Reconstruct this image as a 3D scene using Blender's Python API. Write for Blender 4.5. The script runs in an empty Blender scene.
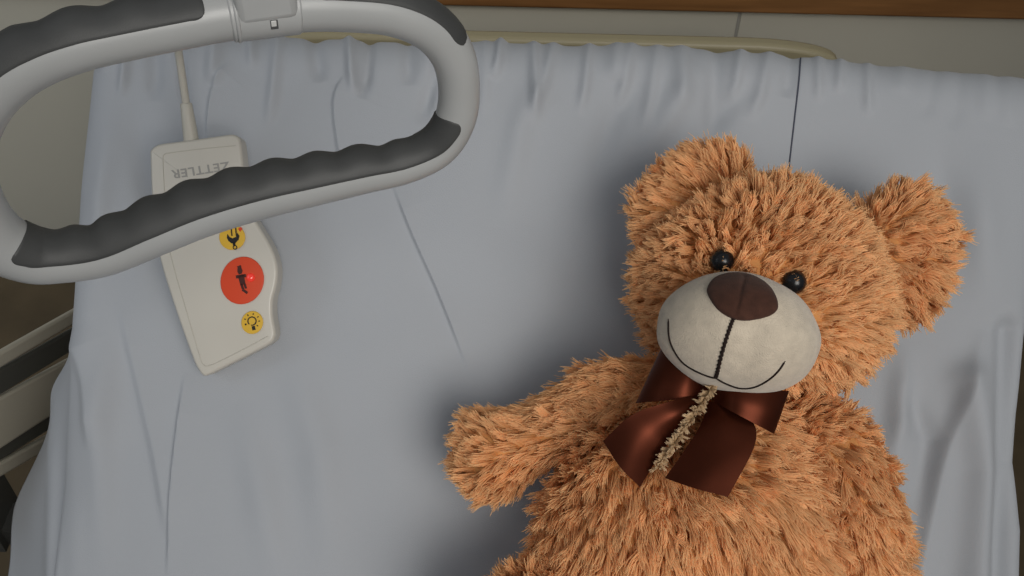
import bpy, bmesh, math, random
import numpy as np
from mathutils import Vector, Matrix, kdtree
from mathutils.bvhtree import BVHTree

rng = np.random.default_rng(7)
random.seed(7)
S = bpy.context.scene
COL = S.collection
R = math.radians

# ---------------------------------------------------------------- camera and frames
F = 1024.0
PITCH, ROLL = R(-45), R(1.4)
CAM = np.array([0.0, 0.0, 1.5])
fw = np.array([0, math.cos(PITCH), math.sin(PITCH)])
r0 = np.array([1.0, 0, 0]); u0 = np.array([0, -math.sin(PITCH), math.cos(PITCH)])
rt = r0 * math.cos(ROLL) + u0 * math.sin(ROLL)
up = -r0 * math.sin(ROLL) + u0 * math.cos(ROLL)

def ray(px, py):
    return fw + rt * (px - 512) / F + up * (288 - py) / F
def at(px, py, depth):
    return CAM + depth * ray(px, py)
def on_plane(px, py, p0, n):
    d = ray(px, py)
    return CAM + d * (np.dot(p0 - CAM, n) / np.dot(d, n))
def depth_of(p):
    return float(np.dot(np.asarray(p) - CAM, fw))
def to_px(P):
    P = np.atleast_2d(P) - CAM
    d = P @ fw
    return np.stack([512 + F * (P @ rt) / d, 288 - F * (P @ up) / d], 1)

# the raised backrest of the mattress: a right, b up along it, c out of it
BACK = R(36)
B0 = CAM + 0.975 * fw
BX = np.array([1.0, 0, 0])
BU = np.array([0, math.cos(BACK), math.sin(BACK)])
BN = np.array([0, -math.sin(BACK), math.cos(BACK)])
BM = np.stack([BX, BU, BN], 0)          # rows
def bp(px, py, c=0.0):
    """local (a,b,c) of a pixel at height c above the backrest"""
    p = on_plane(px, py, B0 + BN * c, BN)
    return BM @ (p - B0)
def W(l):
    """local -> world"""
    l = np.asarray(l, float)
    return B0 + l @ BM
BMAT = Matrix([[*BM[:, 0], 0], [*BM[:, 1], 0], [*BM[:, 2], 0], [0, 0, 0, 1]])

cam = bpy.data.cameras.new('camera'); cam.lens = 36; cam.sensor_width = 36
co = bpy.data.objects.new('camera', cam); COL.objects.link(co)
co.matrix_world = Matrix([[rt[0], up[0], -fw[0], CAM[0]], [rt[1], up[1], -fw[1], CAM[1]], [rt[2], up[2], -fw[2], CAM[2]], [0, 0, 0, 1]])
cam.clip_start = 0.02
S.camera = co

# ---------------------------------------------------------------- materials
def mat(name, col, rough=0.5, spec=0.5, noise=0.0, nscale=20.0, bump=0.0, bscale=200.0, sheen=0.0, coat=0.0, stretch=(1, 1, 1), emit=None, col2=None):
    m = bpy.data.materials.new(name); m.use_nodes = True
    nt = m.node_tree; N = nt.nodes; L = nt.links
    b = N['Principled BSDF']
    b.inputs['Base Color'].default_value = (*col, 1)
    b.inputs['Roughness'].default_value = rough
    b.inputs['Specular IOR Level'].default_value = spec
    b.inputs['Sheen Weight'].default_value = sheen
    b.inputs['Coat Weight'].default_value = coat
    tc = N.new('ShaderNodeTexCoord'); mp = N.new('ShaderNodeMapping'); mp.inputs['Scale'].default_value = stretch
    L.new(tc.outputs['Object'], mp.inputs['Vector'])
    if noise > 0 or col2:
        n = N.new('ShaderNodeTexNoise'); n.inputs['Scale'].default_value = nscale; n.inputs['Detail'].default_value = 6
        L.new(mp.outputs[0], n.inputs['Vector'])
        mx = N.new('ShaderNodeMix'); mx.data_type = 'RGBA'
        c2 = col2 or tuple(min(1, c * (1 + noise)) for c in col)
        c1 = col if col2 else tuple(c * (1 - noise) for c in col)
        mx.inputs[6].default_value = (*c1, 1); mx.inputs[7].default_value = (*c2, 1)
        rp = N.new('ShaderNodeMapRange'); rp.inputs[1].default_value = .3; rp.inputs[2].default_value = .7
        L.new(n.outputs['Fac'], rp.inputs[0]); L.new(rp.outputs[0], mx.inputs[0])
        L.new(mx.outputs[2], b.inputs['Base Color'])
    if bump > 0:
        n2 = N.new('ShaderNodeTexNoise'); n2.inputs['Scale'].default_value = bscale; n2.inputs['Detail'].default_value = 4
        L.new(mp.outputs[0], n2.inputs['Vector'])
        bn = N.new('ShaderNodeBump'); bn.inputs['Strength'].default_value = bump; bn.inputs['Distance'].default_value = .001
        L.new(n2.outputs['Fac'], bn.inputs['Height']); L.new(bn.outputs[0], b.inputs['Normal'])
    if emit:
        b.inputs['Emission Color'].default_value = (*emit[0], 1); b.inputs['Emission Strength'].default_value = emit[1]
    return m

def hair_mat(name, root, tip, var=0.22):
    m = bpy.data.materials.new(name); m.use_nodes = True
    nt = m.node_tree; N = nt.nodes; L = nt.links
    b = N['Principled BSDF']
    b.inputs['Roughness'].default_value = .55; b.inputs['Specular IOR Level'].default_value = .25
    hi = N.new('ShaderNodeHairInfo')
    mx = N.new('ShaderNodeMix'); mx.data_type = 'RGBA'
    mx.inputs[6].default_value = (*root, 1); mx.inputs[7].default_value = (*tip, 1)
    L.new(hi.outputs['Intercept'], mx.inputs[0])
    at_ = N.new('ShaderNodeAttribute'); at_.attribute_name = 'tone'
    hs = N.new('ShaderNodeHueSaturation')
    mr = N.new('ShaderNodeMapRange'); mr.inputs[3].default_value = 1 - var; mr.inputs[4].default_value = 1 + var
    L.new(at_.outputs['Fac'], mr.inputs[0]); L.new(mr.outputs[0], hs.inputs['Value'])
    L.new(mx.outputs[2], hs.inputs['Color'])
    L.new(hs.outputs[0], b.inputs['Base Color'])
    tr = N.new('ShaderNodeBsdfTranslucent'); L.new(hs.outputs[0], tr.inputs['Color'])
    ms = N.new('ShaderNodeMixShader'); ms.inputs[0].default_value = .3
    out = N['Material Output']
    L.new(b.outputs[0], ms.inputs[1]); L.new(tr.outputs[0], ms.inputs[2]); L.new(ms.outputs[0], out.inputs['Surface'])
    return m

M = dict(
    sheet=mat('cotton_sheet', (.385, .40, .425), .85, .2, noise=.03, nscale=3, bump=.25, bscale=900, sheen=.15),
    seam=mat('dark_grey_thread', (.075, .08, .105), .8, .2),
    wall=mat('laminate_wall', (.47, .445, .37), .5, .4, noise=.03, nscale=4),
    wood=mat('oak_rail', (.16, .07, .022), .45, .4, nscale=6, stretch=(1.2, 14, 14), col2=(.25, .115, .038)),
    floor=mat('vinyl_floor', (.11, .078, .042), .45, .4, noise=.2, nscale=9),
    cream=mat('cream_plastic', (.36, .31, .19), .4, .4, noise=.03, nscale=5),
    rail=mat('pale_plastic', (.55, .51, .42), .4, .4),
    railgap=mat('grey_plastic', (.09, .09, .08), .5, .4),
    groove=mat('grey_sealant', (.30, .29, .26), .8, .2),
    metal=mat('grey_metal', (.06, .06, .055), .4, .5),
    loop=mat('light_grey_plastic', (.385, .39, .385), .33, .45, noise=.03, nscale=30, bump=.04, bscale=700),
    hub=mat('hub_plastic', (.40, .405, .40), .35, .45, noise=.03, nscale=30),
    grip=mat('charcoal_rubber', (.055, .056, .055), .5, .35, noise=.12, nscale=40, bump=.15, bscale=1500),
    strap=mat('grey_webbing', (.25, .25, .25), .8, .2, bump=.4, bscale=800),
    notch=mat('dark_slot', (.08, .08, .08), .6, .3),
    tab=mat('pale_tab', (.6, .6, .58), .4, .4),
    white=mat('ivory_plastic', (.52, .49, .43), .35, .45, noise=.02, nscale=20),
    boot=mat('ivory_cable', (.47, .445, .385), .45, .4),
    red=mat('orange_red_button', (.62, .055, .012), .45, .4),
    yellow=mat('yellow_button', (.66, .40, .035), .45, .4),
    black=mat('black_print', (.012, .011, .010), .5, .3),
    darkred=mat('dark_red_print', (.055, .012, .008), .5, .3),
    print=mat('grey_print', (.30, .29, .27), .5, .3),
    led=mat('red_lamp', (.7, .04, .03), .15, .6, emit=((1, .06, .03), .25)),
    skin=mat('plush_backing', (.60, .28, .10), .9, .1, noise=.2, nscale=60),
    velour=mat('beige_velour', (.585, .50, .39), .9, .15, noise=.09, nscale=140, bump=.9, bscale=900, sheen=.35),
    nose=mat('brown_velour', (.060, .024, .015), .85, .2, noise=.22, nscale=160, bump=.5, bscale=1400, sheen=.08),
    stitch=mat('dark_thread', (.018, .010, .008), .8, .2, bump=.5, bscale=3000),
    eye=mat('black_eye', (.006, .006, .007), .25, .4),
    satin=mat('brown_satin', (.070, .0155, .0065), .44, .35, noise=.06, nscale=120),
)
M['satin'].node_tree.nodes['Principled BSDF'].inputs['Metallic'].default_value = .85
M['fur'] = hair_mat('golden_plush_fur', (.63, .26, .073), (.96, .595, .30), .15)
M['pale_fur'] = hair_mat('cream_chenille', (.44, .29, .15), (.72, .54, .34), .15)

# ---------------------------------------------------------------- object helpers
def obj(name, verts, faces, m, parent=None, smooth=True, sharp=50):
    me = bpy.data.meshes.new(name)
    me.from_pydata([tuple(map(float, v)) for v in verts], [], [tuple(int(i) for i in f) for f in faces])
    me.validate(); me.update()
    bm = bmesh.new(); bm.from_mesh(me); bmesh.ops.recalc_face_normals(bm, faces=bm.faces); bm.to_mesh(me); bm.free()
    if smooth:
        me.polygons.foreach_set('use_smooth', [len(p.vertices) < 20 for p in me.polygons])
        if sharp: me.set_sharp_from_angle(angle=R(sharp))
    me.materials.append(m)
    o = bpy.data.objects.new(name, me); COL.objects.link(o)
    if parent:
        o.parent = parent
        o.matrix_parent_inverse = world_of(parent).inverted()
    return o
def world_of(o):
    m = o.matrix_basis.copy()
    if o.parent: m = world_of(o.parent) @ o.matrix_parent_inverse @ m
    return m
def empty(name, loc):
    o = bpy.data.objects.new(name, None); COL.objects.link(o); o.location = Vector([float(x) for x in loc]); o.empty_display_size = .05
    return o
def tag(o, label=None, cat=None, group=None, kind=None):
    if label: o['label'] = label
    if cat: o['category'] = cat
    if group: o['group'] = group
    if kind: o['kind'] = kind
    return o
def subsurf(o, n=1):
    md = o.modifiers.new('subdivision', 'SUBSURF'); md.levels = n; md.render_levels = n
def bevel(o, w, seg=3):
    md = o.modifiers.new('bevel', 'BEVEL'); md.width = w; md.segments = seg; md.limit_method = 'ANGLE'; md.angle_limit = R(40)
def grid_faces(nu, nv, wrap_u=False, wrap_v=False, off=0):
    f = []
    for i in range(nu if wrap_u else nu - 1):
        for j in range(nv if wrap_v else nv - 1):
            i2, j2 = (i + 1) % nu, (j + 1) % nv
            f.append((off + i * nv + j, off + i2 * nv + j, off + i2 * nv + j2, off + i * nv + j2))
    return f
def box(name, x0, x1, y0, y1, z0, z1, m, parent=None, bev=0.0, fn=None):
    v = [(x, y, z) for x in (x0, x1) for y in (y0, y1) for z in (z0, z1)]
    if fn: v = [fn(p) for p in v]
    f = [(0, 1, 3, 2), (4, 6, 7, 5), (0, 4, 5, 1), (2, 3, 7, 6), (0, 2, 6, 4), (1, 5, 7, 3)]
    o = obj(name, v, f, m, parent, smooth=bev > 0)
    if bev: bevel(o, bev)
    return o
def catmull(P, n, closed=False):
    P = np.asarray(P, float); k = len(P)
    if closed: Q = np.vstack([P[-1:], P, P[:2]]); segs = k
    else: Q = np.vstack([2 * P[0] - P[1], P, 2 * P[-1] - P[-2]]); segs = k - 1
    out = []
    ts = np.linspace(0, segs, n, endpoint=not closed)
    for t in ts:
        i = min(int(t), segs - 1); u = t - i
        a, b, c, d = Q[i], Q[i + 1], Q[i + 2], Q[i + 3]
        out.append(.5 * ((2 * b) + (c - a) * u + (2 * a - 5 * b + 4 * c - d) * u * u + (3 * b - a - 3 * c + d) * u ** 3))
    return np.array(out)
def unit(v): return v / (np.linalg.norm(v, axis=-1, keepdims=True) + 1e-12)
def tube(path, rad, k=12, ref=None):
    """verts, faces of a capped tube along a path"""
    P = np.asarray(path, float); n = len(P)
    rad = np.broadcast_to(np.asarray(rad, float), (n,))
    T = unit(np.gradient(P, axis=0))
    ref = np.array([.31, .2, .93]) if ref is None else np.asarray(ref, float)
    A = unit(ref - (T @ ref)[:, None] * T); Bv = np.cross(T, A)
    th = np.linspace(0, 2 * math.pi, k, endpoint=False)
    V = P[:, None] + rad[:, None, None] * (np.cos(th)[None, :, None] * A[:, None] + np.sin(th)[None, :, None] * Bv[:, None])
    f = grid_faces(n, k, wrap_v=True)
    f += [tuple(range(k)), tuple((n - 1) * k + i for i in reversed(range(k)))]
    return V.reshape(-1, 3), f
def prism(poly, frame, z0, z1, inset=0.0, drop=0.0):
    """poly (n,2) in frame (o,p,q,n) extruded from z0 to z1, with a rounded front edge"""
    o, p, q, nn = frame
    poly = np.asarray(poly, float)
    def lay(pl, z): return o + pl[:, :1] * p + pl[:, 1:] * q + z * nn
    Ls = [lay(poly, z0)]
    if inset:
        steps = 5
        for i in range(steps + 1):
            a = i / steps * math.pi / 2
            Ls.append(lay(offset(poly, -inset * (1 - math.cos(a))), z1 - drop + drop * math.sin(a)))
    else: Ls.append(lay(poly, z1))
    n = len(poly)
    V = np.vstack(Ls); f = grid_faces(len(Ls), n, wrap_v=True)
    f += [tuple(range(n)), tuple((len(Ls) - 1) * n + i for i in reversed(range(n)))]
    return V, f
def offset(poly, d):
    t = unit(np.roll(poly, -1, 0) - np.roll(poly, 1, 0))
    nrm = np.stack([t[:, 1], -t[:, 0]], 1)
    area = .5 * np.sum(poly[:, 0] * np.roll(poly[:, 1], -1) - np.roll(poly[:, 0], -1) * poly[:, 1])
    return poly + nrm * d * (1 if area > 0 else -1)
def interp(tab, x):
    t = sorted(tab); return np.interp(x, [a for a, _ in t], [b for _, b in t])

# ---------------------------------------------------------------- setting: wall, rail, floor
WY = 1.52
gx = on_plane(738, 24, np.array([0, WY, 0]), np.array([0, 1.0, 0]))[0]
rail_z = on_plane(560, 8, np.array([0, WY - .02, 0]), np.array([0, 1.0, 0]))[2]
tag(box('floor', -3.0, 3.0, -2.2, WY + .1, -.06, 0, M['floor']), kind='structure')
wb = box('wall_back', -3.0, gx - .0025, WY, WY + .08, 0, 2.6, M['wall'], bev=.0012); tag(wb, kind='structure')
box('panel', gx + .0025, 3.0, WY, WY + .08, 0, 2.6, M['wall'], wb, bev=.0012)
box('groove', gx - .004, gx + .004, WY + .002, WY + .07, 0, 2.6, M['groove'], wb)
tag(box('trim_1', -3.0, 3.0, WY - .024, WY - .0005, rail_z, rail_z + .16, M['wood'], bev=.005), kind='structure')

# ---------------------------------------------------------------- bed: headboard, frame, rail
bed = empty('hospital_bed', (0.03, .75, 0))
tag(bed, 'hospital bed frame with cream headboard and pale side rail around the mattress', 'bed')
HY = 1.20
hl = on_plane(246, 42, np.array([0, HY, 0]), np.array([0, 1.0, 0])); hr = on_plane(843, 48, np.array([0, HY, 0]), np.array([0, 1.0, 0]))
htop = on_plane(560, 35.5, np.array([0, HY + .012, 0]), np.array([0, 1.0, 0]))[2]
w2 = (hr[0] - hl[0]) / 2; cx = (hr[0] + hl[0]) / 2
pts = []
for cxs, a0 in ((1, 0), (-1, 90)):
    for a in np.linspace(a0, a0 + 90, 10):
        pts.append((cxs * (w2 - .13) + .13 * math.cos(R(a)), -.026 + .026 * math.sin(R(a))))
pts += [(-w2, -.50), (w2, -.50)]
fr = (np.array([cx, HY, htop]), np.array([1.0, 0, 0]), np.array([0, 0, 1.0]), np.array([0, -1.0, 0]))
v, f = prism(np.array(pts), fr, -.024, 0)
hb = obj('headboard', v, f, M['cream'], bed); bevel(hb, .007)
for sx in (-1, 1):
    box('post', cx + sx * .3 - .02, cx + sx * .3 + .02, HY - .02, HY + .02, 0.0, htop - .49, M['metal'], bed, bev=.004)
box('base_frame', -.42, .48, -.85, HY + .02, .40, .45, M['metal'], bed, bev=.006)
# side rail on the left of the bed: three pale strips with dark gaps
RX = -.585
def rpt(px, py): return on_plane(px, py, np.array([RX, 0, 0]), np.array([1.0, 0, 0]))
sr = None
def strip(name, e0, e1, m, th, parent, out=0.0):
    """e0, e1: (top, bottom) pixel y at x=0 and x=60; extended both ways along the rail"""
    v = []
    A = [rpt(0, e0[0]), rpt(60, e1[0])]; Bq = [rpt(0, e0[1]), rpt(60, e1[1])]
    a0 = A[0] - 1.6 * (A[1] - A[0]); a1 = A[0] + 2.2 * (A[1] - A[0])
    dn = (Bq[0] - A[0]); dn = dn - np.dot(dn, unit(A[1] - A[0])) * unit(A[1] - A[0])
    for xo in (out, out - th):
        for p in (a0, a1, a1 + dn, a0 + dn):
            v.append(p + np.array([xo, 0, 0]))
    f = [(0, 1, 2, 3), (7, 6, 5, 4), (0, 4, 5, 1), (1, 5, 6, 2), (2, 6, 7, 3), (3, 7, 4, 0)]
    o = obj(name, v, f, m, parent, smooth=True); bevel(o, .0035)
    return o
sr = strip('side_rail', (372, 398), (338, 364), M['railgap'], .008, bed, out=-.004)
strip('rail_bar', (353, 369), (319, 335), M['rail'], .010, sr)
strip('rail_bar', (398, 450), (365, 414), M['rail'], .010, sr)
strip('rail_bar', (463, 478), (430, 444), M['rail'], .010, sr)
strip('rail_spacer', (448, 465), (412, 432), M['railgap'], .008, sr, out=-.006)
a = rpt(-40, 420)
box('rail_post', RX - .022, RX - .012, a[1] - .03, a[1] + .03, .40, a[2], M['metal'], sr)
box('rail_arm', RX - .02, -.40, a[1] - .02, a[1] + .02, .40, .43, M['metal'], sr)

# ---------------------------------------------------------------- sheet over the mattress
TH = .115
b_top = bp(560, 47)[1]
RT = .05
prof = []        # (b, c, nb, nc) going from behind the top edge, over it and down the backrest to the seat
bt = b_top - RT * .62
for c in np.linspace(-TH, -RT, 5)[:-1]: prof.append((bt + RT, c, 1, 0))
for a_ in np.linspace(0, 90, 20): prof.append((bt + RT * math.cos(R(a_)), -RT + RT * math.sin(R(a_)), math.cos(R(a_)), math.sin(R(a_))))
b_seat = -.40
for b in np.linspace(bt, b_seat + .08, 480)[1:]: prof.append((b, 0, 0, 1))
# bend to a level seat
sa = -BACK
cxb, ccb, rr = b_seat + .08, .25, .25
for a_ in np.linspace(0, 36, 10)[1:]:
    t = R(a_); prof.append((cxb - rr * math.sin(t), ccb - rr * math.cos(t), math.sin(t), math.cos(t)))
lb, lc, nb_, nc_ = prof[-1]
for d in np.linspace(0, 1.05, 30)[1:]: prof.append((lb - d * math.cos(BACK), lc + d * math.sin(BACK), nb_, nc_))
lb, lc, _, _ = prof[-1]
for a_ in np.linspace(0, 90, 8)[1:]:
    t = R(a_) + BACK; prof.append((lb + .04 * (math.sin(BACK) - math.sin(t)), lc - .04 * (math.cos(BACK) - math.cos(t)), math.sin(t), math.cos(t)))
prof = np.array(prof)
# flip sign of normals on the bend so that they point off the mattress
prof[:, 2] = np.where(prof[:, 0] < b_seat + .0799, -np.abs(prof[:, 2]) * -1, prof[:, 2])

LEFT = [(40, 88), (70, 84), (200, 70), (330, 61), (500, 53), (576, 46), (640, 40)]
RIGHT = [(40, 1062), (70, 1062), (110, 1056), (160, 1048), (260, 1042), (400, 1030), (450, 1027), (520, 1033), (576, 1031), (640, 1030)]
NS = 760
def creases(px, py):
    """folds of the cloth, metres, from polylines given where they lie"""
    h = np.zeros_like(px)
    def seg(pts, amp, wid, taper=True):
        nonlocal h
        P = np.array(pts, float)
        dmin = np.full(px.shape, 1e9); sg = np.zeros(px.shape); tt = np.zeros(px.shape)
        for i in range(len(P) - 1):
            d = P[i + 1] - P[i]; L2 = d @ d
            t = np.clip(((px - P[i, 0]) * d[0] + (py - P[i, 1]) * d[1]) / L2, 0, 1)
            ex = px - P[i, 0] - t * d[0]; ey = py - P[i, 1] - t * d[1]
            dd = np.hypot(ex, ey); side = np.sign(ex * d[1] - ey * d[0])
            m = dd < dmin
            dmin = np.where(m, dd, dmin); sg = np.where(m, side, sg); tt = np.where(m, (i + t) / (len(P) - 1), tt)
        env = np.clip(np.sin(np.clip(tt, 0, 1) * math.pi), 0, 1) ** 1.3 if taper else 1
        x = dmin * sg / wid
        h += amp * env * np.exp(-x * x)
    def step(pts, amp, wid, dec):
        # a sharp lip: rises on one side, falls off slowly on the other
        nonlocal h
        P = catmull(pts, 12); n = len(P) - 1
        best = np.full(px.shape, 1e9); X = np.zeros(px.shape); Tt = np.zeros(px.shape)
        for i in range(n):
            d = P[i + 1] - P[i]; L2 = d @ d; l = math.sqrt(L2)
            t = np.clip(((px - P[i, 0]) * d[0] + (py - P[i, 1]) * d[1]) / L2, 0, 1)
            ex = px - P[i, 0] - t * d[0]; ey = py - P[i, 1] - t * d[1]
            dd = np.hypot(ex, ey); m = dd < best
            best = np.where(m, dd, best); X = np.where(m, dd * np.sign(ex * d[1] - ey * d[0]), X); Tt = np.where(m, (i + t) / n, Tt)
        env = np.clip(np.minimum(Tt, 1 - Tt) * 5, 0, 1)
        h += amp * env * np.where(X > 0, np.exp(-X / dec), np.exp(-(X / wid) ** 2))
    # pressed seams in the laundry folds
    step([(392, 180), (412, 232), (440, 295), (470, 372)], .0022, 1.6, 30)
    step([(345, 75), (335, 100), (338, 140), (346, 175)], .002, 2.5, 22)
    step([(186, 372), (178, 440), (172, 510), (168, 580)], .0022, 2.2, 26)
    step([(232, 62), (218, 80), (210, 110), (208, 150)], .002, 2.5, 20)
    step([(120, 300), (140, 380), (160, 470), (170, 540)], .0022, 6, 30)
    step([(66, 330), (85, 380), (92, 450)], .003, 6, 26)
    seg([(60, 360), (56, 430), (52, 576)], .006, 7, False)
    seg([(110, 330), (98, 420), (104, 600)], .004, 16)
    seg([(240, 400), (262, 490), (280, 600)], .0028, 18)
    seg([(285, 330), (320, 450), (330, 600)], .003, 20)
    seg([(115, 110), (100, 200), (96, 300)], .003, 12)
    seg([(130, 90), (150, 200), (165, 330)], -.003, 14)
    # gathers along the top
    r = np.random.default_rng(3)
    xs = 105.0
    while xs < 1010:
        ln = r.uniform(28, 95) * (1.0 if xs < 820 else .7); sl = r.uniform(-.45, .05) if xs > 440 else r.uniform(-.25, .25)
        am = r.uniform(.0014, .0036) * (1.0 if xs < 820 else .5); wd = r.uniform(4.5, 10)
        y0 = 40 + max(0, xs - 500) * .05
        P = [(xs, y0 - 30), (xs + sl * 5, y0 + 8), (xs + sl * ln * .6, y0 + ln * .6), (xs + sl * ln, y0 + ln)]
        seg(P, am * r.choice([1, 1, -1]), wd, False) if False else seg([P[0], P[2], P[3]], am * r.choice([1, 1, -1]), wd)
        xs += r.uniform(17, 38)
    # longer soft folds
    seg([(545, 60), (520, 130), (500, 230)], .003, 14)
    seg([(700, 60), (672, 110), (640, 160)], .0035, 14)
    seg([(640, 60), (612, 120), (590, 180)], -.003, 14)
    seg([(745, 70), (725, 110), (700, 150)], -.003, 12)
    seg([(430, 210), (520, 280), (560, 330)], .0025, 40)
    # deep folds on the right beside the bear
    step([(985, 330), (965, 400), (945, 460), (922, 560), (915, 600)], .0034, 9, 26)
    seg([(968, 380), (985, 470), (975, 600)], .006, 18, False)
    seg([(1010, 330), (1004, 450), (1000, 600)], -.007, 12, False)
    seg([(905, 380), (930, 440), (918, 520)], -.004, 12)
    seg([(905, 340), (900, 420), (890, 480)], .005, 12)
    seg([(985, 120), (978, 220), (980, 330)], .004, 22)
    seg([(935, 100), (945, 200), (970, 300)], -.003, 18)
    return h
Pb = prof[:, 0]; nt_ = len(prof)
u = np.linspace(0, 1, NS)
# image row each profile point belongs to, for the edge tables
rows = to_px(W(np.stack([np.zeros(nt_), prof[:, 0], prof[:, 1]], 1)))[:, 1]
rows = np.clip(np.where(prof[:, 0] < -.38, 640, rows), 40, 640)
rows[:24] = 45
V = np.zeros((nt_, NS, 3)); RR = .03
flare_tab = [(45, -.01), (180, .005), (240, .028), (290, .028), (328, .034), (360, .046), (400, .059), (466, .077), (529, .091), (606, .102), (640, .104)]
for i in range(nt_):
    l = bp(interp(LEFT, rows[i]), rows[i])[0]; r_ = bp(interp(RIGHT, rows[i]), rows[i])[0]
    if prof[i, 0] < -.38: l, r_ = -.50, .49
    fl = interp(flare_tab, rows[i])
    # cross profile: left drape (u<.12), rounded edge, top, edge, right drape
    q = np.zeros((NS, 2))
    n1 = 50; n2 = 18
    q[:n1, 0] = l - np.linspace(fl, 0, n1) ** 1.0 - .002; q[:n1, 1] = -np.linspace(TH + .02, RR, n1)
    th = np.linspace(0, math.pi / 2, n2 + 1)[1:]
    q[n1:n1 + n2, 0] = l + RR - RR * np.cos(th); q[n1:n1 + n2, 1] = -RR + RR * np.sin(th)
    q[NS - n1:, 0] = r_ + np.linspace(0, .02, n1); q[NS - n1:, 1] = -np.linspace(RR, TH + .02, n1)
    q[NS - n1 - n2:NS - n1, 0] = (r_ - RR + RR * np.cos(th))[::-1]; q[NS - n1 - n2:NS - n1, 1] = (-RR + RR * np.sin(th))[::-1]
    mid = slice(n1 + n2 - 1, NS - n1 - n2 + 1)
    q[mid, 0] = np.linspace(q[n1 + n2 - 1, 0], q[NS - n1 - n2, 0], NS - 2 * (n1 + n2) + 2)
    V[i, :, 0] = q[:, 0]
    V[i, :, 1] = prof[i, 0] + q[:, 1] * prof[i, 2]
    V[i, :, 2] = prof[i, 1] + q[:, 1] * prof[i, 3]
    # hold the drop of the sides behind the rounded top edge
flat = V.reshape(-1, 3)
pxy = to_px(W(flat))
h = creases(pxy[:, 0], pxy[:, 1]) * 2.3
A_, Bb = flat[:, 0], flat[:, 1]
h += .0016 * np.sin(9 * A_ + 4 * Bb + 1) * np.sin(13 * Bb - 5 * A_) + .0009 * np.sin(31 * A_ + 11 * Bb) * np.sin(23 * Bb + 7 * A_ + 2) + .0005 * np.sin(70 * A_ - 20 * Bb) * np.sin(50 * Bb + 30 * A_)
# the soft mattress dips under the bear's weight
bc = bp(740, 330)
h -= .006 * np.exp(-(((A_ - bc[0]) / .16) ** 2 + ((Bb - bc[1] + .08) / .22) ** 2))
# top edge sags towards the right-hand corner
nb = np.repeat(prof[:, 2], NS); nc = np.repeat(prof[:, 3], NS)
fade = np.where(Bb < -.36, .2, 1)
h = h * fade
sag = np.clip((A_ - .18) / .28, 0, 1.1) ** 1.5 * .021 * np.clip((Bb - b_top + .25) / .2, 0, 1)
flat[:, 1] += nb * h - sag; flat[:, 2] += nc * h
# gentle pleats down the hanging sides
side = np.clip((-.455 - A_) / .05, 0, 1)
flat[:, 0] += side * .006 * np.sin(Bb * 40 + 1)
sheet = obj('bed_sheet', W(flat), grid_faces(nt_, NS), M['sheet'])
so = sheet.modifiers.new('cloth', 'SOLIDIFY'); so.thickness = .0015; so.offset = -1
tag(sheet, 'wrinkled pale blue-grey bed sheet pulled over the raised mattress behind the bear', 'bed sheet')
bvh_sheet = BVHTree.FromPolygons([Vector(p) for p in W(flat)], grid_faces(nt_, NS))
def cast(bvh, px, py):
    d = Vector(ray(px, py)).normalized()
    hit = bvh.ray_cast(Vector(CAM), d)
    return (np.array(hit[0]), np.array(hit[1])) if hit[0] is not None else (None, None)
# dark woven line in the sheet
line = catmull([(801, 53), (800.5, 60), (799, 80), (795, 115), (791, 150), (787, 185), (783, 230), (778, 300)], 60)
pp = []
for x, y in line:
    p, n = cast(bvh_sheet, x, y)
    if p is not None: pp.append(p - ray(x, y) * .0004)
v, f = tube(pp, .00075, 8)
obj('stitched_line', v, f, M['seam'], sheet)

# ---------------------------------------------------------------- grab handle
YAW = R(19)
HP = at(262, 20, .52)
HN = np.array([math.sin(YAW), -math.cos(YAW), 0.0])
trace = [(28, 254, 30), (60, 256, 28), (102, 249, 28.5), (150, 229, 29.5), (200, 209, 29.5), (258, 192, 28.5), (314, 180, 26.5), (363, 170, 24.5),
         (404, 162, 22.5), (437, 146, 22), (455, 119, 21.5), (459, 87, 21.5), (452, 54, 23), (430, 27, 25), (392, 11, 25.5), (340, 6, 26), (300, 6, 26.5),
         (262, 9.5, 27.5), (222, 14, 28), (172, 23, 28.5), (112, 35, 29), (76, 43, 30), (38, 56, 31), (4, 75, 33), (-24, 105, 34), (-41, 150, 34.5), (-34, 198, 34.5), (-8, 236, 32.5)]
tr = catmull(trace, 560, closed=True)
C3 = np.array([on_plane(x, y, HP, HN) for x, y, w in tr])
dep = np.array([depth_of(p) for p in C3]); rad = tr[:, 2] * dep / F
T3 = unit(np.roll(C3, -1, 0) - np.roll(C3, 1, 0))
ctr = C3.mean(0); vd = unit(CAM - ctr)
V3 = unit(vd - (T3 @ vd)[:, None] * T3)
I3 = np.cross(T3, V3)
sgn = np.sign(np.sum((ctr - C3) * I3, 1).mean()); I3 *= sgn          # towards the opening
handle = empty('hanging_grab_handle', HP)
tag(handle, 'grey looped grab handle with dark wavy rubber grips hanging over the bed on a strap', 'grab handle')
nS = len(tr)
arc = np.concatenate([[0], np.cumsum(np.linalg.norm(np.diff(tr[:, :2], axis=0), axis=1))])
def station(x, y): return int(np.argmin((tr[:, 0] - x) ** 2 + (tr[:, 1] - y) ** 2))
def ring(idx, phis, scale):
    i = idx % nS
    return C3[i] + rad[i] * scale[:, None] * (np.cos(phis)[:, None] * V3[i] + np.sin(phis)[:, None] * I3[i])
K = 48
ph = np.linspace(0, 2 * math.pi, K, endpoint=False)
sb0, sb1 = station(6, 241), station(457, 111)
def core(i):
    sc = np.full(K, .975)
    k = (i - sb0) % nS; n = (sb1 - sb0) % nS
    if k < n: sc -= .16 * np.clip(np.sin(ph - .1), 0, 1) * min(1, k / 30, (n - k) / 30)
    return sc
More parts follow.
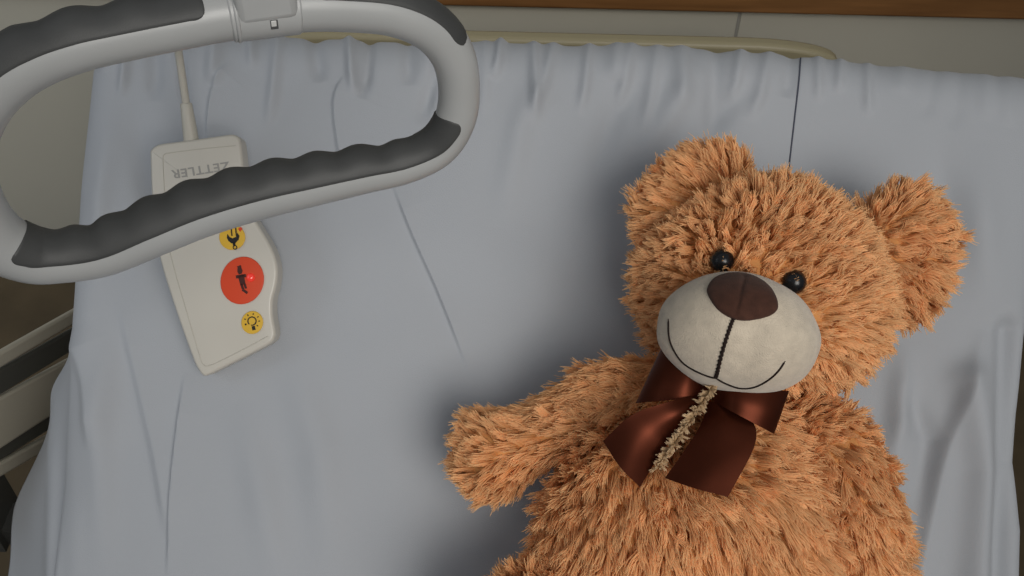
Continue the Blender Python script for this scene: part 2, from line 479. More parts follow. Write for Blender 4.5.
v = np.vstack([ring(i, ph, core(i)) for i in range(nS)])
obj('loop', v, grid_faces(nS, K, True, True), M['loop'], handle)
def grip(i0, i1, pa, pb, wave_side, period, amp, phase=0, corner=13.0):
    """rubber inlay between two stations and two angles round the tube"""
    n = (i1 - i0) % nS
    idx = [(i0 + k) % nS for k in range(n + 1)]
    s = np.array([0] + list(np.cumsum([math.hypot(tr[idx[k + 1], 0] - tr[idx[k], 0], tr[idx[k + 1], 1] - tr[idx[k], 1]) for k in range(n)])))
    L = s[-1]; rows_ = []
    Kp = 40
    for k, i in enumerate(idx):
        e = min(s[k], L - s[k])
        cut = 0.0
        if e < corner: cut = (corner - math.sqrt(max(0, corner ** 2 - (corner - e) ** 2))) / tr[i, 2]
        a0, b0 = pa, pb
        if wave_side > 0: a0 = pa + cut
        else: b0 = pb - cut
        if e < 18: 
            q_ = (1 - e / 18) ** 1.15
            if wave_side > 0: b0 = pb - (pb - R(28)) * q_
            else: a0 = pa + (R(-28) - pa) * q_
        fi = np.linspace(a0, b0, Kp)
        sc = np.full(Kp, 1.012)
        bumps = .5 + .5 * math.cos(2 * math.pi * (s[k] - phase) / period)
        env = float(np.clip(min((s[k] - 35) / 35, (L - s[k] - 55) / 30), 0, 1))
        wv = np.clip(np.sin(fi) * wave_side, 0, 1) ** 1.3
        sc += wv * env * (amp * (bumps ** .8) - 2.6 * (wave_side > 0)) / tr[i, 2]
        edge = np.minimum(np.arange(Kp), np.arange(Kp)[::-1])
        sc = np.where(edge == 0, .95, np.where(edge == 1, 1.008, sc))
        if k in (0, n): sc[:] = .95
        if k in (1, n - 1): sc = np.minimum(sc, 1.01)
        rows_.append(ring(i, fi, sc))
    obj('grip', np.vstack(rows_), grid_faces(len(rows_), Kp), M['grip'], handle)
sb0, sb1 = station(6, 241), station(457, 111)
grip(sb0, sb1, R(-17), R(186), 1, 42.5, 4.2, phase=118)
t0, t1 = station(450, 44), station(309, 6)
grip(t0, t1, R(-196), R(-3), -1, 44, 3.0, phase=20)
t2, t3 = station(208, 16), station(-30, 115)
grip(t2, t3, R(-196), R(11), -1, 60, 5.0, phase=70)
# hub sleeve where the strap takes hold
h0, h1 = station(299, 6), station(229, 13)
rows_ = []
n = (h1 - h0) % nS
for k in range(-1, n + 2):
    i = (h0 + min(max(k, 0), n)) % nS
    sc = np.full(K, 1.05 if 0 <= k <= n else .95)
    rows_.append(ring(i, ph, sc))
hub = obj('hub', np.vstack(rows_), grid_faces(len(rows_), K, False, True), M['hub'], handle, smooth=True)
bevel(hub, .0012, 2)
hc = C3[(h0 + n // 2) % nS]; hx = np.array([math.cos(YAW), math.sin(YAW), 0]); hz = np.array([0, 0, 1.0])
def hbox(name, x0, x1, y0, y1, z0, z1, m, bev):
    return box(name, x0, x1, y0, y1, z0, z1, m, handle, bev, fn=lambda p: hc + p[0] * hx - p[1] * HN * -1 + p[2] * hz)
hbox('hub_block', -.0145, .0160, -.0150, .0150, .000, .055, M['hub'], .004)
hbox('strap', -.0125, .0125, -.0012, .0012, .05, .55, M['strap'], .0005)
# latch: a dark slot with a pale tab low on the hub
lp = (h0 + int(n * .42)) % nS
fi = R(38)
bpos = C3[lp] + rad[lp] * 1.05 * (math.cos(fi) * V3[lp] + math.sin(fi) * I3[lp])
ln_ = unit(math.cos(fi) * V3[lp] + math.sin(fi) * I3[lp]); lt = T3[lp]; lq = np.cross(ln_, lt)
def lbox(name, w, hh, d0, d1, m, ox=0, oz=0):
    return box(name, -w + ox, w + ox, -hh + oz, hh + oz, d0, d1, m, handle, .0003, fn=lambda p: bpos + p[0] * lt + p[1] * lq + p[2] * ln_)
lbox('latch_slot', .0019, .0026, -.002, .0003, M['notch'])
lbox('latch', .0013, .0016, -.002, .0008, M['tab'], ox=0.0002, oz=-.0009)
# raised rib down the left of the hub
ri = (h0 + int(n * .93)) % nS
rp_ = [C3[ri] + rad[ri] * 1.05 * (math.cos(a) * V3[ri] + math.sin(a) * I3[ri]) for a in np.linspace(R(-95), R(80), 30)]
v, f = tube(rp_, .0011, 8)
obj('hub_rib', v, f, M['hub'], handle)

# ---------------------------------------------------------------- nurse call handset
hb0 = bp(205, 374, .024)
kk = .16
hn = unit(np.array([0, -kk, 1.0])); hq = unit(np.array([0, 1.0, kk]))
HO = W(hb0); HNW = hn @ BM; HQW = hq @ BM; HPW = BX
def hp2(px, py):
    d = on_plane(px, py, HO, HNW) - HO
    return np.array([d @ HPW, d @ HQW])
hframe = (HO, HPW, HQW, HNW)
out = [(149.5, 158), (150, 150), (156, 145), (164, 143), (195, 139), (226, 134.5), (234, 134.5), (239, 138), (241, 146), (243, 165), (246, 190), (251, 212), (260, 228), (269, 243),
       (275, 257), (277.5, 271), (276, 286), (272.5, 300), (272.5, 316), (275, 330), (274.5, 337), (269, 344.5), (244, 357.5), (220, 369.5), (209, 375), (203, 376), (198.5, 371), (192, 358), (175, 310), (160, 262), (155, 232), (151, 195)]
out2 = np.array([hp2(x, y) for x, y in out])
body = catmull(out2, 130, closed=True)
handset = empty('nurse_call_handset', HO)
tag(handset, 'white nurse call handset with red and yellow buttons on a cord behind the grab handle', 'handset')
v, f = prism(body, hframe, -.021, 0, inset=.0032, drop=.004)
obj('housing', v, f, M['white'], handset)
def face_line(name, pts, rad_, m, z=.0001):
    c_ = catmull(pts, 80)
    P = np.array([HO + q[0] * HPW + q[1] * HQW + z * HNW for q in (hp2(x, y) for x, y in c_)])
    v, f = tube(P, rad_, 6)
    return obj(name, v, f, m, handset)
face_line('moulded_line', [(236, 145.5), (200, 149), (172, 152.5), (165, 154), (163, 158), (163.5, 175), (165, 200), (168, 240), (173, 265), (186, 310), (199, 354), (203, 364), (211, 365), (240, 351), (268, 336)], .0004, M['boot'])
def disc_px(cx_, cy_, rx, ry, rot=0, n=40):
    a = np.linspace(0, 2 * math.pi, n, endpoint=False); c, s = math.cos(rot), math.sin(rot)
    return np.array([hp2(cx_ + rx * math.cos(t) * c - ry * math.sin(t) * s, cy_ + rx * math.cos(t) * s + ry * math.sin(t) * c) for t in a])
def button(cx_, cy_, rx, ry, m, label, rot=0):
    v, f = prism(disc_px(cx_, cy_, rx, ry, rot), hframe, .0004, .0016, inset=.0007, drop=.0005)
    o = obj('button', v, f, m, handset); o['label'] = label
    return o
b1 = button(232.5, 237.5, 13, 12.5, M['yellow'], 'upper yellow button half hidden by the handle')
b2 = button(242.5, 280.5, 21.5, 24, M['red'], 'large orange-red call button', rot=R(18))
b3 = button(252.5, 322.5, 10.8, 11.5, M['yellow'], 'lower yellow lamp button', rot=R(18))
def glyph(name, shapes, m, parent, z=.0021):
    VV, FF = [], []
    for pts in shapes:
        pl = np.array([hp2(x, y) for x, y in pts])
        v, f = prism(pl, hframe, .0012, z)
        k = len(VV); VV += list(v); FF += [tuple(i + k for i in g) for g in f]
    return obj(name, VV, FF, m, parent, smooth=False)
def ringshape(cx_, cy_, r1, w, a0=0, a1=360, n=30):
    a = np.radians(np.linspace(a0, a1, n))
    o_ = [(cx_ + (r1 + w / 2) * math.cos(t), cy_ + (r1 + w / 2) * math.sin(t)) for t in a]
    i_ = [(cx_ + (r1 - w / 2) * math.cos(t), cy_ + (r1 - w / 2) * math.sin(t)) for t in a[::-1]]
    return o_ + i_
def bar(x0, y0, x1, y1, w):
    d = np.array([x1 - x0, y1 - y0]); d = d / np.hypot(*d); q = np.array([-d[1], d[0]]) * w / 2
    return [(x0 + q[0], y0 + q[1]), (x1 + q[0], y1 + q[1]), (x1 - q[0], y1 - q[1]), (x0 - q[0], y0 - q[1])]
# lamp pictogram
lx, ly = 252.5, 321
ax = np.array([.22, .97])
sh = [ringshape(lx, ly, 4.1, 1.1, -230, 100), bar(lx + 1.2, ly + 5, lx + 2.1, ly + 9, 3.2)]
for a in (-205, -165, -125, -80, -35, 0, 40, 150):
    sh.append(bar(lx + 6.3 * math.cos(R(a)), ly + 6.3 * math.sin(R(a)), lx + 8.0 * math.cos(R(a)), ly + 8.0 * math.sin(R(a)), .9))
glyph('lamp_symbol', sh, M['black'], b3)
# dark lamp pictogram half covered by the handle
glyph('lamp_symbol', [[(228, 234), (227.5, 238), (229, 241), (232, 243.5), (236, 243), (239, 240), (240, 236), (238, 233), (236.5, 237), (233, 238.5), (230, 237)],
                      bar(234.3, 242, 235, 246, 2.6), ringshape(235.6, 247.5, 1.8, 1.0), bar(231.5, 226, 232.5, 236, 1.2), bar(236, 226, 237, 236, 1.2)], M['black'], b1)
glyph('red_mark', [[(238.5, 229), (241.5, 227), (243, 229), (240.5, 232)]], M['red'], b1)
# nurse pictogram: head, cap, arms, skirt and legs
glyph('nurse_symbol', [[(238, 268.5), (241.5, 267), (243, 270.5), (242.5, 273.5), (239.5, 274.5), (238, 272)], bar(238, 267.5, 241.5, 266, 2),
                       bar(236.5, 277, 246.5, 275.5, 3.2), [(238.5, 276), (244.5, 275), (246, 284), (241, 285.5)], bar(242, 284, 243.5, 289, 2.4), bar(245, 283.5, 246.5, 288.5, 2.2),
                       bar(243, 289.5, 248, 293, 2.6)], M['darkred'], b2)
# small red indicator lamp
dm = bmesh.new(); bmesh.ops.create_uvsphere(dm, u_segments=20, v_segments=12, radius=1)
lc_ = hp2(251, 277.5); P0 = HO + lc_[0] * HPW + lc_[1] * HQW + .0014 * HNW
v = [P0 + .0040 * (vv.co.x * HPW + vv.co.y * HQW + vv.co.z * .7 * HNW) for vv in dm.verts]; f = [[q.index for q in ff.verts] for ff in dm.faces]; dm.free()
obj('indicator_lamp', v, f, M['led'], b2)
# maker's lettering, upside down as the handset hangs
cu = bpy.data.curves.new('t', 'FONT'); cu.body = 'ZETTLER'; cu.size = 1; cu.extrude = .004; cu.offset = .018; cu.space_character = 1.12; cu.align_x = 'LEFT'
to = bpy.data.objects.new('t', cu); COL.objects.link(to)
tm = bpy.data.meshes.new_from_object(to.evaluated_get(bpy.context.evaluated_depsgraph_get()))
bpy.data.objects.remove(to)
tv = np.array([v.co[:] for v in tm.vertices]); tf = [list(p.vertices) for p in tm.polygons]
tx0, tx1 = tv[:, 0].min(), tv[:, 0].max(); ty0, ty1 = tv[:, 1].min(), tv[:, 1].max()
start = hp2(229, 161.5); end = hp2(171, 170.5)            # baseline runs right to left
startb = hp2(230.5, 170)
ex = (end - start); ey = startb - start
vv = []
for x, y, z in tv:
    p = start + ex * (x - tx0) / (tx1 - tx0) + ey * (y - ty0) / (ty1 - ty0)
    vv.append(HO + p[0] * HPW + p[1] * HQW + (.0001 + (z + .004) * .05) * HNW)
obj('lettering', vv, tf, M['print'], handset, smooth=False)
# cord with its strain relief
pt = HO + HPW * hp2(188, 140)[0] + HQW * hp2(188, 140)[1] - .010 * HNW
d0 = depth_of(pt)
p_mid = at(186.0, 103, d0 - .010)
v, f = tube([pt - (p_mid - pt) * .1, pt, pt + (p_mid - pt) * .5, pt + (p_mid - pt) * .97, p_mid], [.0070, .0070, .0062, .0053, .0045], 20)
obj('strain_relief', v, f, M['boot'], handset)
path = catmull([pt + (p_mid - pt) * .9, p_mid, at(180.5, 65, d0 - .025), at(177.5, 45, d0 - .04), at(172, 10, d0 - .08), at(163, -60, d0 - .16), at(150, -190, d0 - .28)], 60)
v, f = tube(path, .0035, 16)
obj('cord', v, f, M['boot'], handset)

# ---------------------------------------------------------------- teddy bear
bear = empty('teddy_bear', W(bp(720, 520, 0.01)))
tag(bear, 'golden brown teddy bear with beige muzzle and brown satin bow leaning on the sheet', 'teddy bear')
TILT = R(15)
E1 = np.array([math.cos(TILT), -math.sin(TILT), 0]); E2 = np.array([math.sin(TILT), math.cos(TILT), 0]); E3 = np.array([0, 0, 1.0])

def ico(sub):
    bm = bmesh.new(); bmesh.ops.create_icosphere(bm, subdivisions=sub, radius=1)
    v = np.array([q.co[:] for q in bm.verts]); f = [[q.index for q in ff.verts] for ff in bm.faces]; bm.free()
    return v, f
ICO5 = ico(5); ICO4 = ico(4)
def ell(center, axes, radii, shape=None, sub=ICO5, lumps=.02, seed=0):
    v, f = sub
    q = v.copy()
    if shape: q = shape(q)
    r = np.random.default_rng(seed)
    lump = np.ones(len(v))
    for _ in range(5):
        k = r.normal(0, 3, 3); lump += lumps * .5 * np.sin(v @ k + r.uniform(0, 6))
    q = q * lump[:, None]
    L = center + (q * np.asarray(radii)) @ np.asarray(axes)
    return L, f
def limb(points, radii, n=46, k=40):
    """rounded tapering limb along local points"""
    P = catmull(points, n); rr_ = catmull(np.asarray(radii, float)[:, None], n)[:, 0]
    T = unit(np.gradient(P, axis=0))
    s = np.concatenate([[0], np.cumsum(np.linalg.norm(np.diff(P, axis=0), axis=1))]); L = s[-1]
    rr_ = rr_.copy()
    for i in range(n):
        e0, e1 = s[i], L - s[i]
        for e, R0 in ((e0, rr_[i]), (e1, rr_[i])):
            if e < R0: rr_[i] = max(1e-5, min(rr_[i], math.sqrt(max(0, R0 ** 2 - (R0 - e) ** 2))))
    ref = np.array([.0, .05, 1.0]); A = unit(ref - (T @ ref)[:, None] * T); Bv = np.cross(T, A)
    th = np.linspace(0, 2 * math.pi, k, endpoint=False)
    V = P[:, None] + rr_[:, None, None] * (np.cos(th)[None, :, None] * A[:, None] + np.sin(th)[None, :, None] * Bv[:, None])
    return V.reshape(-1, 3), grid_faces(n, k, wrap_v=True) + [tuple(range(k)), tuple((n - 1) * k + i for i in range(k))], P, T

FREQ = [(rng.normal(0, 22, 3), rng.uniform(0, 6.3), unit(rng.normal(0, 1, 3))) for _ in range(7)] + [(rng.normal(0, 55, 3), rng.uniform(0, 6.3), unit(rng.normal(0, 1, 3)) * .6) for _ in range(7)]
def swirl(P):
    o = np.zeros_like(P)
    for k, p_, d in FREQ: o += np.sin(P @ k + p_)[:, None] * d
    return o / 3.0

def fur(part, Lv, faces, per_cm2, length, lift, flow, keep=None, seed=0, clump=.84, tuft=24, rad=.00040, lenfn=None, messy=.35, name='fur', material=None):
    r = np.random.default_rng(seed)
    V = np.asarray(Lv); tri = []
    for f in faces:
        for i in range(1, len(f) - 1): tri.append((f[0], f[i], f[i + 1]))
    tri = np.array(tri)
    a, b, c = V[tri[:, 0]], V[tri[:, 1]], V[tri[:, 2]]
    cr = np.cross(b - a, c - a); area = .5 * np.linalg.norm(cr, axis=1)
    cen = V.mean(0)
    fn = unit(cr)
    # smooth vertex normals, outward
    vn = np.zeros_like(V)
    for k in range(3): np.add.at(vn, tri[:, k], cr)
    vn = unit(vn)
    if np.sum(np.sum(vn * (V - cen), 1)) < 0: vn = -vn
    def sample(n):
        t = r.choice(len(tri), n, p=area / area.sum())
        u_, v_ = r.random(n), r.random(n); m = u_ + v_ > 1; u_[m], v_[m] = 1 - u_[m], 1 - v_[m]
        w_ = 1 - u_ - v_
        P = a[t] * w_[:, None] + b[t] * u_[:, None] + c[t] * v_[:, None]
        Nn = unit(vn[tri[t, 0]] * w_[:, None] + vn[tri[t, 1]] * u_[:, None] + vn[tri[t, 2]] * v_[:, None])
        return P, Nn
    N = int(area.sum() * 1e4 * per_cm2)
    P, Nn = sample(N)
    ok = (P[:, 2] > .004) & (r.random(N) < np.where(Nn[:, 2] < -.35, .25, 1.0))
    if keep is not None: ok &= keep(P)
    P, Nn = P[ok], Nn[ok]; N = len(P)
    TP, TN = sample(max(20, int(area.sum() * 1e4 * per_cm2 / tuft)))
    kd = kdtree.KDTree(len(TP))
    for i, p in enumerate(TP): kd.insert(p, i)
    kd.balance()
    ti = np.array([kd.find(p)[1] for p in P])
    # a shared path for each tuft
    fl = flow(TP, TN); fl = fl - np.sum(fl * TN, 1)[:, None] * TN; fl = unit(fl)
    sw = swirl(TP); sw -= np.sum(sw * TN, 1)[:, None] * TN
    lf = lift(TP) if callable(lift) else np.full(len(TP), lift)
    d0 = unit(TN * lf[:, None] + (fl * .9 + sw * messy * 1.6) * (1 - lf)[:, None] + r.normal(0, messy * .38, TP.shape))
    bend = (fl * .45 + sw * .5 + r.normal(0, messy * .6, TP.shape)); bend -= .25 * TN
    ln = length * r.uniform(.75, 1.15, len(TP))
    if lenfn is not None: ln = ln * lenfn(TP)
    K_ = 6; us = np.linspace(0, 1, K_)
    curl = r.normal(0, 1, TP.shape); ph_ = r.uniform(0, 6.28, len(TP))
    D = (P - TP[ti])
    sl = r.uniform(.8, 1.1, N)
    jit = r.normal(0, .10, P.shape)
    clu = clump * r.uniform(.75, 1.1, N)
    out_ = np.zeros((N, K_, 3))
    for k, u_ in enumerate(us):
        L_ = (ln[ti] * sl)
        path = d0[ti] * (u_ * L_)[:, None] + bend[ti] * (u_ * u_ * .42 * L_)[:, None] + curl[ti] * (.10 * L_ * np.sin(u_ * 4.2 + ph_[ti]) * u_)[:, None]
        out_[:, k] = TP[ti] * 0 + P - D * np.minimum(1, clu * u_ ** .9)[:, None] * .85 + path + jit * (u_ * u_ * L_)[:, None] - Nn * .001
    out_[:, :, 2] = np.maximum(out_[:, :, 2], .0015 + .003 * us[None, :])
    pts = W(out_.reshape(-1, 3))
    cvs = bpy.data.hair_curves.new(name)
    cvs.add_curves([K_] * N)
    inv = np.array(world_of(part).inverted())
    loc = pts @ inv[:3, :3].T + inv[:3, 3]
    cvs.attributes['position'].data.foreach_set('vector', loc.astype(np.float32).ravel())
    ra = cvs.attributes.get('radius') or cvs.attributes.new('radius', 'FLOAT', 'POINT')
    rv = rad * np.array([1, 1, 1, .95, .85, .5])[None, :] * r.uniform(.75, 1.2, N)[:, None]
    ra.data.foreach_set('value', rv.astype(np.float32).ravel())
    ta = cvs.attributes.new('tone', 'FLOAT', 'CURVE')
    tone = np.clip(r.normal(.5, .2, len(TP))[ti] + r.normal(0, .12, N), 0, 1)
    ta.data.foreach_set('value', tone.astype(np.float32))
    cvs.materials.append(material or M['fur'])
    o = bpy.data.objects.new(name, cvs); COL.objects.link(o); o.parent = part
    return o

def part(name, L, faces, m, parent=bear):
    return obj(name, W(L), faces, m, parent)

# --- muzzle first: the head's fur keeps clear of it
mc = bp(738, 333, .205)
MR = np.array([.0600, .0445, .062])
MT = R(11); M1 = np.array([math.cos(MT), -math.sin(MT), 0]); M2 = np.array([math.sin(MT), math.cos(MT), 0])
MAX = np.stack([M1, M2, E3], 0)
def mz_shape(q):
    q = q.copy()
    # fuller below, slightly flattened front, a faint valley down the middle
    q[:, 0] *= 1 + .05 * np.clip(-q[:, 1], -1, 1)
    front = np.clip(q[:, 2], 0, 1)
    q[:, 2] -= .10 * front * np.exp(-(q[:, 0] / .16) ** 2) * np.clip(.45 - q[:, 1], 0, 1)
    n_ = np.linalg.norm(q, axis=1, keepdims=True)
    return q
ML, MF = ell(mc, MAX, MR, mz_shape, lumps=.008, seed=3)
muzzle = part('muzzle', ML, MF, M['velour'])
bvh_m = BVHTree.FromPolygons([Vector(p) for p in W(ML)], MF)
def on_muzzle(pts, lift_):
    o_ = []
    for x, y in pts:
        p, n = cast(bvh_m, x, y)
        if p is None: continue
        d = unit(ray(x, y))
        if n @ d > 0: n = -n
        o_.append(p + n * lift_)
    return np.array(o_)
# nose: half-round velour patch over the top of the muzzle
nose_o = catmull([(706, 289), (709, 299), (718, 311), (731, 319), (745, 321.5), (760, 319.5), (773, 315), (779, 308), (777, 298), (770, 287), (757, 278), (742, 273.5), (726, 274), (713, 279)], 80, closed=True)
ncen = np.array([742.0, 298.0]); RN = 14
NV = []; 
for k in range(RN + 1):
    t = k / RN
    pl = ncen + (nose_o - ncen) * (1 - t) if k < RN else None
    lift_ = .0034 * math.sqrt(max(0, 1 - (1 - t) ** 6)) + (-.0012 if k == 0 else 0.0002)
    if pl is not None:
        pl3 = []
        for x, y in pl:
            p, n = cast(bvh_m, x, y)
            if p is None:
                # beyond the visible rim: carry on over the top of the muzzle
                nn_ = bvh_m.find_nearest(Vector(at(x, y, depth_of(W(mc)) - .01)))
                p, n = np.array(nn_[0]), np.array(nn_[1])
            if n @ unit(p - W(mc)) < 0: n = -n
            x0 = abs((x - 743) + (y - 285) * .25)
            pl3.append(p + n * (lift_ - .0012 * math.exp(-(x0 / 2.2) ** 2) * (t > .15)))
        NV += pl3
n0 = len(nose_o)
nf = grid_faces(RN, n0, wrap_v=True)
p, n = cast(bvh_m, *ncen)
if n @ unit(p - W(mc)) < 0: n = -n
NV.append(p + n * .0034); ci = len(NV) - 1
nf += [((RN - 1) * n0 + i, (RN - 1) * n0 + (i + 1) % n0, ci) for i in range(n0)]
obj('nose', NV, nf, M['nose'], muzzle)
def stitch(pts, rad_, name='mouth_stitching', n=70, zig=0.0):
    c_ = catmull(pts, n)
    P = on_muzzle(c_, .0002)
    if zig: P += np.array([math.sin(i * 2.1) for i in range(len(P))])[:, None] * zig * rt
    rr_ = np.full(len(P), rad_); rr_[:2] *= .5; rr_[-2:] *= .5
    v, f = tube(P, rr_, 8)
    obj(name, v, f, M['stitch'], muzzle)
stitch([(735, 316), (731, 325), (726, 340), (721, 357), (717.5, 372), (716, 378)], .0013, n=60, zig=.0005)
stitch([(716, 378), (708, 376), (696, 371), (684, 363.5), (675, 352), (669.5, 338), (668.5, 319)], .0008)
stitch([(716, 378), (726, 383.5), (740, 388), (754, 387), (768, 380), (778, 371), (785, 361)], .0008)

# --- head
hcen = bp(764, 287, .112)
HR = np.array([.0965, .085, .094])
HAX = np.stack([E1, E2, E3], 0)
def head_shape(q):
    q = q.copy()
    q[:, 0] *= 1 + .10 * np.clip(-q[:, 1], -1, 1)          # fuller cheeks
    q[:, 1] = np.where(q[:, 1] > .6, .6 + (q[:, 1] - .6) * .9, q[:, 1])
    return q
HL, HF = ell(hcen, HAX, HR, head_shape, lumps=.02, seed=11)
head = part('head', HL, HF, M['skin'])
eyes = [(723, 262), (793, 282)]
bvh_h = BVHTree.FromPolygons([Vector(p) for p in W(HL)], HF)
eye_l = []
for x, y in eyes:
    p, n = cast(bvh_h, x, y)
    if n @ unit(p - W(hcen)) < 0: n = -n
    e = p + n * .0025
    eye_l.append(BM @ (e - B0))
    v, f = ico(3)
    obj('eye', e + v * .0092, f, M['eye'], bear)
eye_l = np.array(eye_l)
def mdist(P):
    q = ((P - mc) @ MAX.T) / MR
    return np.linalg.norm(q, axis=1)
def head_keep(P):
    k = mdist(P) > 1.0
    for e in eye_l: k &= np.linalg.norm((P - e)[:, :2], axis=1) > .0060
    return k
def head_flow(P, N):
    return unit(P - mc + np.array([0, 0, .02])) + N * .01
def head_len(P):
    d = mdist(P)
    l = .62 + .38 * np.clip((d - 1.0) / .8, 0, 1)
    for e in eye_l: l = np.minimum(l, .70 + .30 * np.clip((np.linalg.norm(P - e, axis=1) - .010) / .022, 0, 1))
    for ec in (bp(694, 201, .115), bp(900, 252, .105)): l = l * (.55 + .45 * np.clip((np.linalg.norm(P - ec, axis=1) - .035) / .03, 0, 1))
    return l
def head_lift(P):
    q = (P - hcen) @ HAX.T
    return np.clip(.60 + 1.6 * q[:, 1] - 1.4 * np.clip(q[:, 0], 0, .1), .34, .72)
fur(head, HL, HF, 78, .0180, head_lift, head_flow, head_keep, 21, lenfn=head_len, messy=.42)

# --- ears
def ear(px, py, c, ang, rad_t, rad_r, thick, seed, tilt):
    """ang: direction the ear sticks out, in the image; flattened disc"""
    cen = bp(px, py, c)
    out_ = np.array([math.cos(ang), math.sin(ang), 0]); tan = np.array([-math.sin(ang), math.cos(ang), 0])
    nrm = np.array([0, 0, 1.0])
    # lean the disc so that its front turns a little
    out2_ = unit(out_ + np.array([0, 0, tilt])); nrm2 = np.cross(out2_, tan); nrm2 *= np.sign(nrm2[2])
    AX = np.stack([out2_, tan, nrm2], 0)
    def shp(q):
        q = q.copy(); q[:, 2] -= .35 * np.clip(q[:, 2], 0, 1) * np.exp(-((q[:, 0] + .1) ** 2 + q[:, 1] ** 2) / .25)
        return q
    L, f = ell(cen, AX, (rad_r, rad_t, thick), shp, ICO4, .02, seed)
    o = part('ear', L, f, M['skin'])
    base = cen - out_ * rad_r * .9
    fur(o, L, f, 78, .0180, .42, lambda P, N: unit(P - base) + out_ * .3, lambda P: np.linalg.norm(((P - hcen) @ HAX.T) / HR, axis=1) > 1.0, seed, messy=.36)
ear(693, 198, .114, R(130), .050, .031, .027, 31, -.2)
ear(902, 254, .104, R(-12), .055, .036, .028, 32, -.1)

# --- torso, arms, legs
tc_ = bp(695, 545, .106)
TR_ = np.array([.122, .150, .088])
def torso_shape(q):
    q = q.copy(); q[:, 0] *= 1 - .20 * np.clip(q[:, 1], 0, 1); return q
TL, TF = ell(tc_, np.eye(3), TR_, torso_shape, lumps=.025, seed=13)
torso = part('torso', TL, TF, M['skin'])
TAIL_L = [(690, 400), (668, 404), (630, 418), (606, 442), (620, 464), (638, 480), (656, 452)]
TAIL_R = [(720, 408), (754, 425), (752, 445), (726, 492), (696, 482), (672, 474), (696, 440)]
def inside(P, poly):
    q = to_px(W(P)); r_ = np.zeros(len(q), bool); n = len(poly)
    for i in range(n):
        x1, y1 = poly[i]; x2, y2 = poly[(i + 1) % n]
        c = ((y1 > q[:, 1]) != (y2 > q[:, 1])) & (q[:, 0] < (x2 - x1) * (q[:, 1] - y1) / (y2 - y1 + 1e-9) + x1)
        r_ ^= c
    return r_
def under_bow(P): return inside(P, TAIL_L) | inside(P, TAIL_R)
def torso_flow(P, N):
    d = np.zeros_like(P); d[:, 1] = -1.0; d[:, 0] = 2.2 * (P[:, 0] - tc_[0] + .02); return d
def torso_len(P): return np.where(under_bow(P), .5, 1.0)
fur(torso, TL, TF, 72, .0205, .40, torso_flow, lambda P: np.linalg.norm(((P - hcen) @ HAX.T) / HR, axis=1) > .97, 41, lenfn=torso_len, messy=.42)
def arm(pts, radii, seed, name='arm', lift=.40, length=.0170, messy=.36):
    L, f, P, T = limb(pts, radii)
    o = part(name, L, f, M['skin'])
    kd = kdtree.KDTree(len(P))
    for i, p in enumerate(P): kd.insert(p, i)
    kd.balance()
    def fl(Q, N):
        return np.array([T[kd.find(q)[1]] for q in Q])
    fur(o, L, f, 70, length, lift, fl, None, seed, messy=messy)
arm([bp(690, 412, .095), bp(620, 402, .105), bp(572, 420, .092), bp(530, 438, .082), bp(488, 455, .078), bp(462, 460, .078)], [.034, .030, .0255, .0245, .0345, .0355], 51)
arm([bp(765, 425, .085), bp(818, 448, .116), bp(840, 495, .122), bp(848, 555, .122), bp(850, 640, .118), bp(842, 690, .115)], [.030, .034, .037, .039, .039, .036], 52, messy=.42)
arm([bp(660, 640, .105), bp(615, 626, .100), bp(572, 628, .105), bp(520, 660, .120), bp(470, 705, .14)], [.058, .058, .056, .055, .055], 53, 'leg', lift=.5, messy=.45)
arm([bp(740, 650, .105), bp(775, 640, .120), bp(800, 690, .130), bp(815, 760, .145)], [.056, .058, .055, .054], 54, 'leg', lift=.5, messy=.45)

# ---------------------------------------------------------------- satin bow
bow = None
def sheet_grid(Pc, nu, nv, name, parent, th=.0005, wav=None):
    """Pc: rows x cols of local control points -> smooth thin ribbon"""
    Pc = np.asarray(Pc)
    Aq = np.array([catmull(row, nv) for row in Pc])
    G = np.array([catmull(Aq[:, j], nu) for j in range(nv)]).transpose(1, 0, 2)
    if wav is not None: G = wav(G)
    o = obj(name, W(G.reshape(-1, 3)), grid_faces(nu, nv), M['satin'], parent)
    md = o.modifiers.new('ribbon', 'SOLIDIFY'); md.thickness = th; md.offset = 0
    es = o.modifiers.new('crisp_edge', 'EDGE_SPLIT'); es.split_angle = R(50)
    return o
kc = bp(712, 384, .190)
v, f = ico(4)
vv = kc + v * np.array([.010, .009, .010])
bow = obj('bow', W(vv), f, M['satin'], bear)
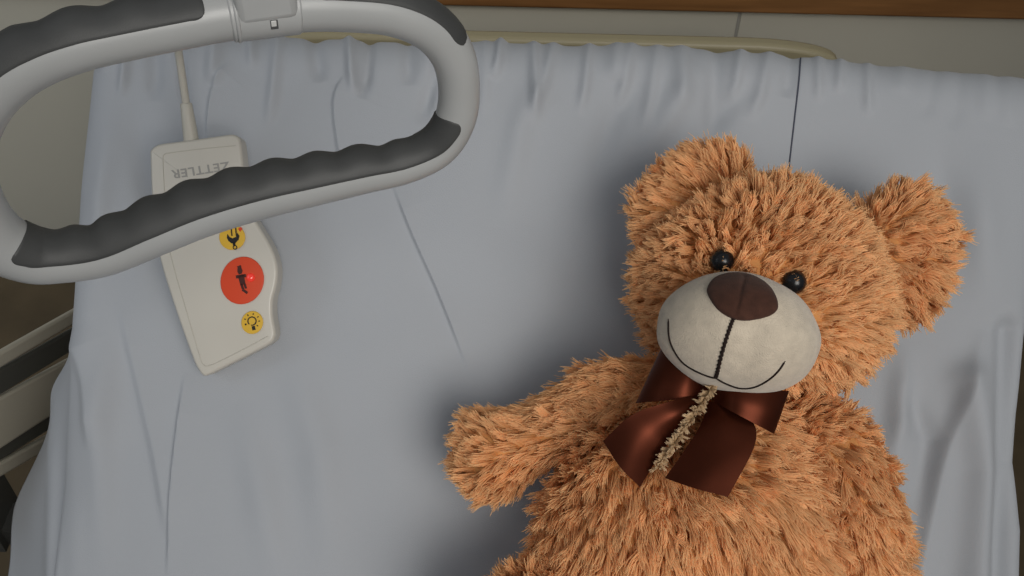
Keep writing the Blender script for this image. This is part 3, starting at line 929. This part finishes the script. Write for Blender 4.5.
# tails: columns across the ribbon, rows from knot to cut end
sheet_grid([[bp(700, 394, .200), bp(703, 398, .200), bp(702, 403, .198)],
            [bp(668, 402, .212), bp(678, 414, .212), bp(684, 424, .204)],
            [bp(632, 415, .209), bp(646, 434, .210), bp(661, 453, .204)],
            [bp(603, 441, .204), bp(620, 467, .214), bp(640, 487, .215)]], 40, 24, 'tail', bow)
sheet_grid([[bp(709, 402, .198), bp(716, 401, .200), bp(724, 398, .198)],
            [bp(700, 426, .206), bp(724, 422, .211), bp(750, 418, .208)],
            [bp(684, 451, .212), bp(717, 453, .218), bp(755, 444, .215)],
            [bp(665, 478, .219), bp(695, 488.5, .227), bp(728, 497, .223)]], 40, 24, 'tail', bow)
def loop(K0, K1, O0, O1, cK, cO, bulge, name='loop'):
    """a folded loop: out from the knot on top, round the fold and back underneath"""
    rows_ = []
    for t, cc in ((0, 0), (.35, bulge), (.75, bulge * .9), (1.0, 0), (.78, -bulge * .8), (.4, -bulge * .8), (0, -.004)):
        row = []
        for w_ in (0, .5, 1):
            k_ = np.array(K0) * (1 - w_) + np.array(K1) * w_; o_ = np.array(O0) * (1 - w_) + np.array(O1) * w_
            p = k_ * (1 - t) + o_ * t
            row.append(bp(p[0], p[1], cK * (1 - t) + cO * t + cc + .003 * math.sin(w_ * math.pi) * t))
        rows_.append(row)
    sheet_grid(rows_, 60, 20, name, bow)
loop((704, 380), (706, 397), (662, 347), (636, 403), .198, .182, .012)
loop((712, 386), (714, 402), (789, 391), (774, 434), .200, .200, .013)

# pale fluffy cord hanging down between the two tails
cp = catmull([bp(716, 380, .212), bp(711, 389, .212), bp(702, 402, .208), bp(690, 420, .210), bp(676, 440, .212), bp(665, 456, .213), bp(656, 470, .213)], 90)
cL, cF, cP, cT = limb(cp[::4], np.full(len(cp[::4]), .0017), n=60, k=10)
fl_ = unit(cp[-1] - cp[0])
th_ = fur(bow, cL, cF, 420, .0046, .5, lambda P, N: np.tile(fl_, (len(P), 1)), None, 71, clump=.8, tuft=18, rad=.00032, messy=.5, name='cord', material=M['pale_fur'])
th_['label'] = 'pale cream fluffy cord'
# ---------------------------------------------------------------- light
w = bpy.data.worlds.new('world'); S.world = w; w.use_nodes = True
bg = w.node_tree.nodes['Background']; bg.inputs['Strength'].default_value = .37
tcw = w.node_tree.nodes.new('ShaderNodeTexCoord'); sx_ = w.node_tree.nodes.new('ShaderNodeSeparateXYZ')
rmp = w.node_tree.nodes.new('ShaderNodeValToRGB')
w.node_tree.links.new(tcw.outputs['Generated'], sx_.inputs[0]); w.node_tree.links.new(sx_.outputs['Z'], rmp.inputs[0]); w.node_tree.links.new(rmp.outputs[0], bg.inputs['Color'])
rmp.color_ramp.elements[0].position = 0; rmp.color_ramp.elements[0].color = (.30, .31, .33, 1)
rmp.color_ramp.elements[1].position = .8; rmp.color_ramp.elements[1].color = (.66, .71, .76, 1)
def area(name, loc, target, size, power, col):
    l = bpy.data.lights.new(name, 'AREA'); l.shape = 'RECTANGLE'; l.size, l.size_y = size; l.energy = power; l.color = col
    o = bpy.data.objects.new(name, l); COL.objects.link(o)
    d = Vector(target) - Vector(loc); o.location = loc
    o.rotation_euler = d.to_track_quat('-Z', 'Y').to_euler()
    return o
area('window_light', (.68, -1.05, 2.15), W(bp(560, 270)), (1.25, 1.25), 4.7, (1.0, .965, .91)).data.spread = R(58)
area('side_fill_light', (-2.2, .1, 1.9), (-.75, 1.5, .45), (1.2, 1.2), 2.6, (.86, .93, 1.0)).data.spread = R(70)  # added cool fill lamp, aimed to brighten the left wall and sheet drape
S.view_settings.view_transform = 'Standard'; S.view_settings.look = 'None'
S.view_settings.exposure = 0.0; S.view_settings.gamma = 1; S.view_settings.use_curve_mapping = False
S.cycles.use_denoising = True
S.cycles.max_bounces = 10
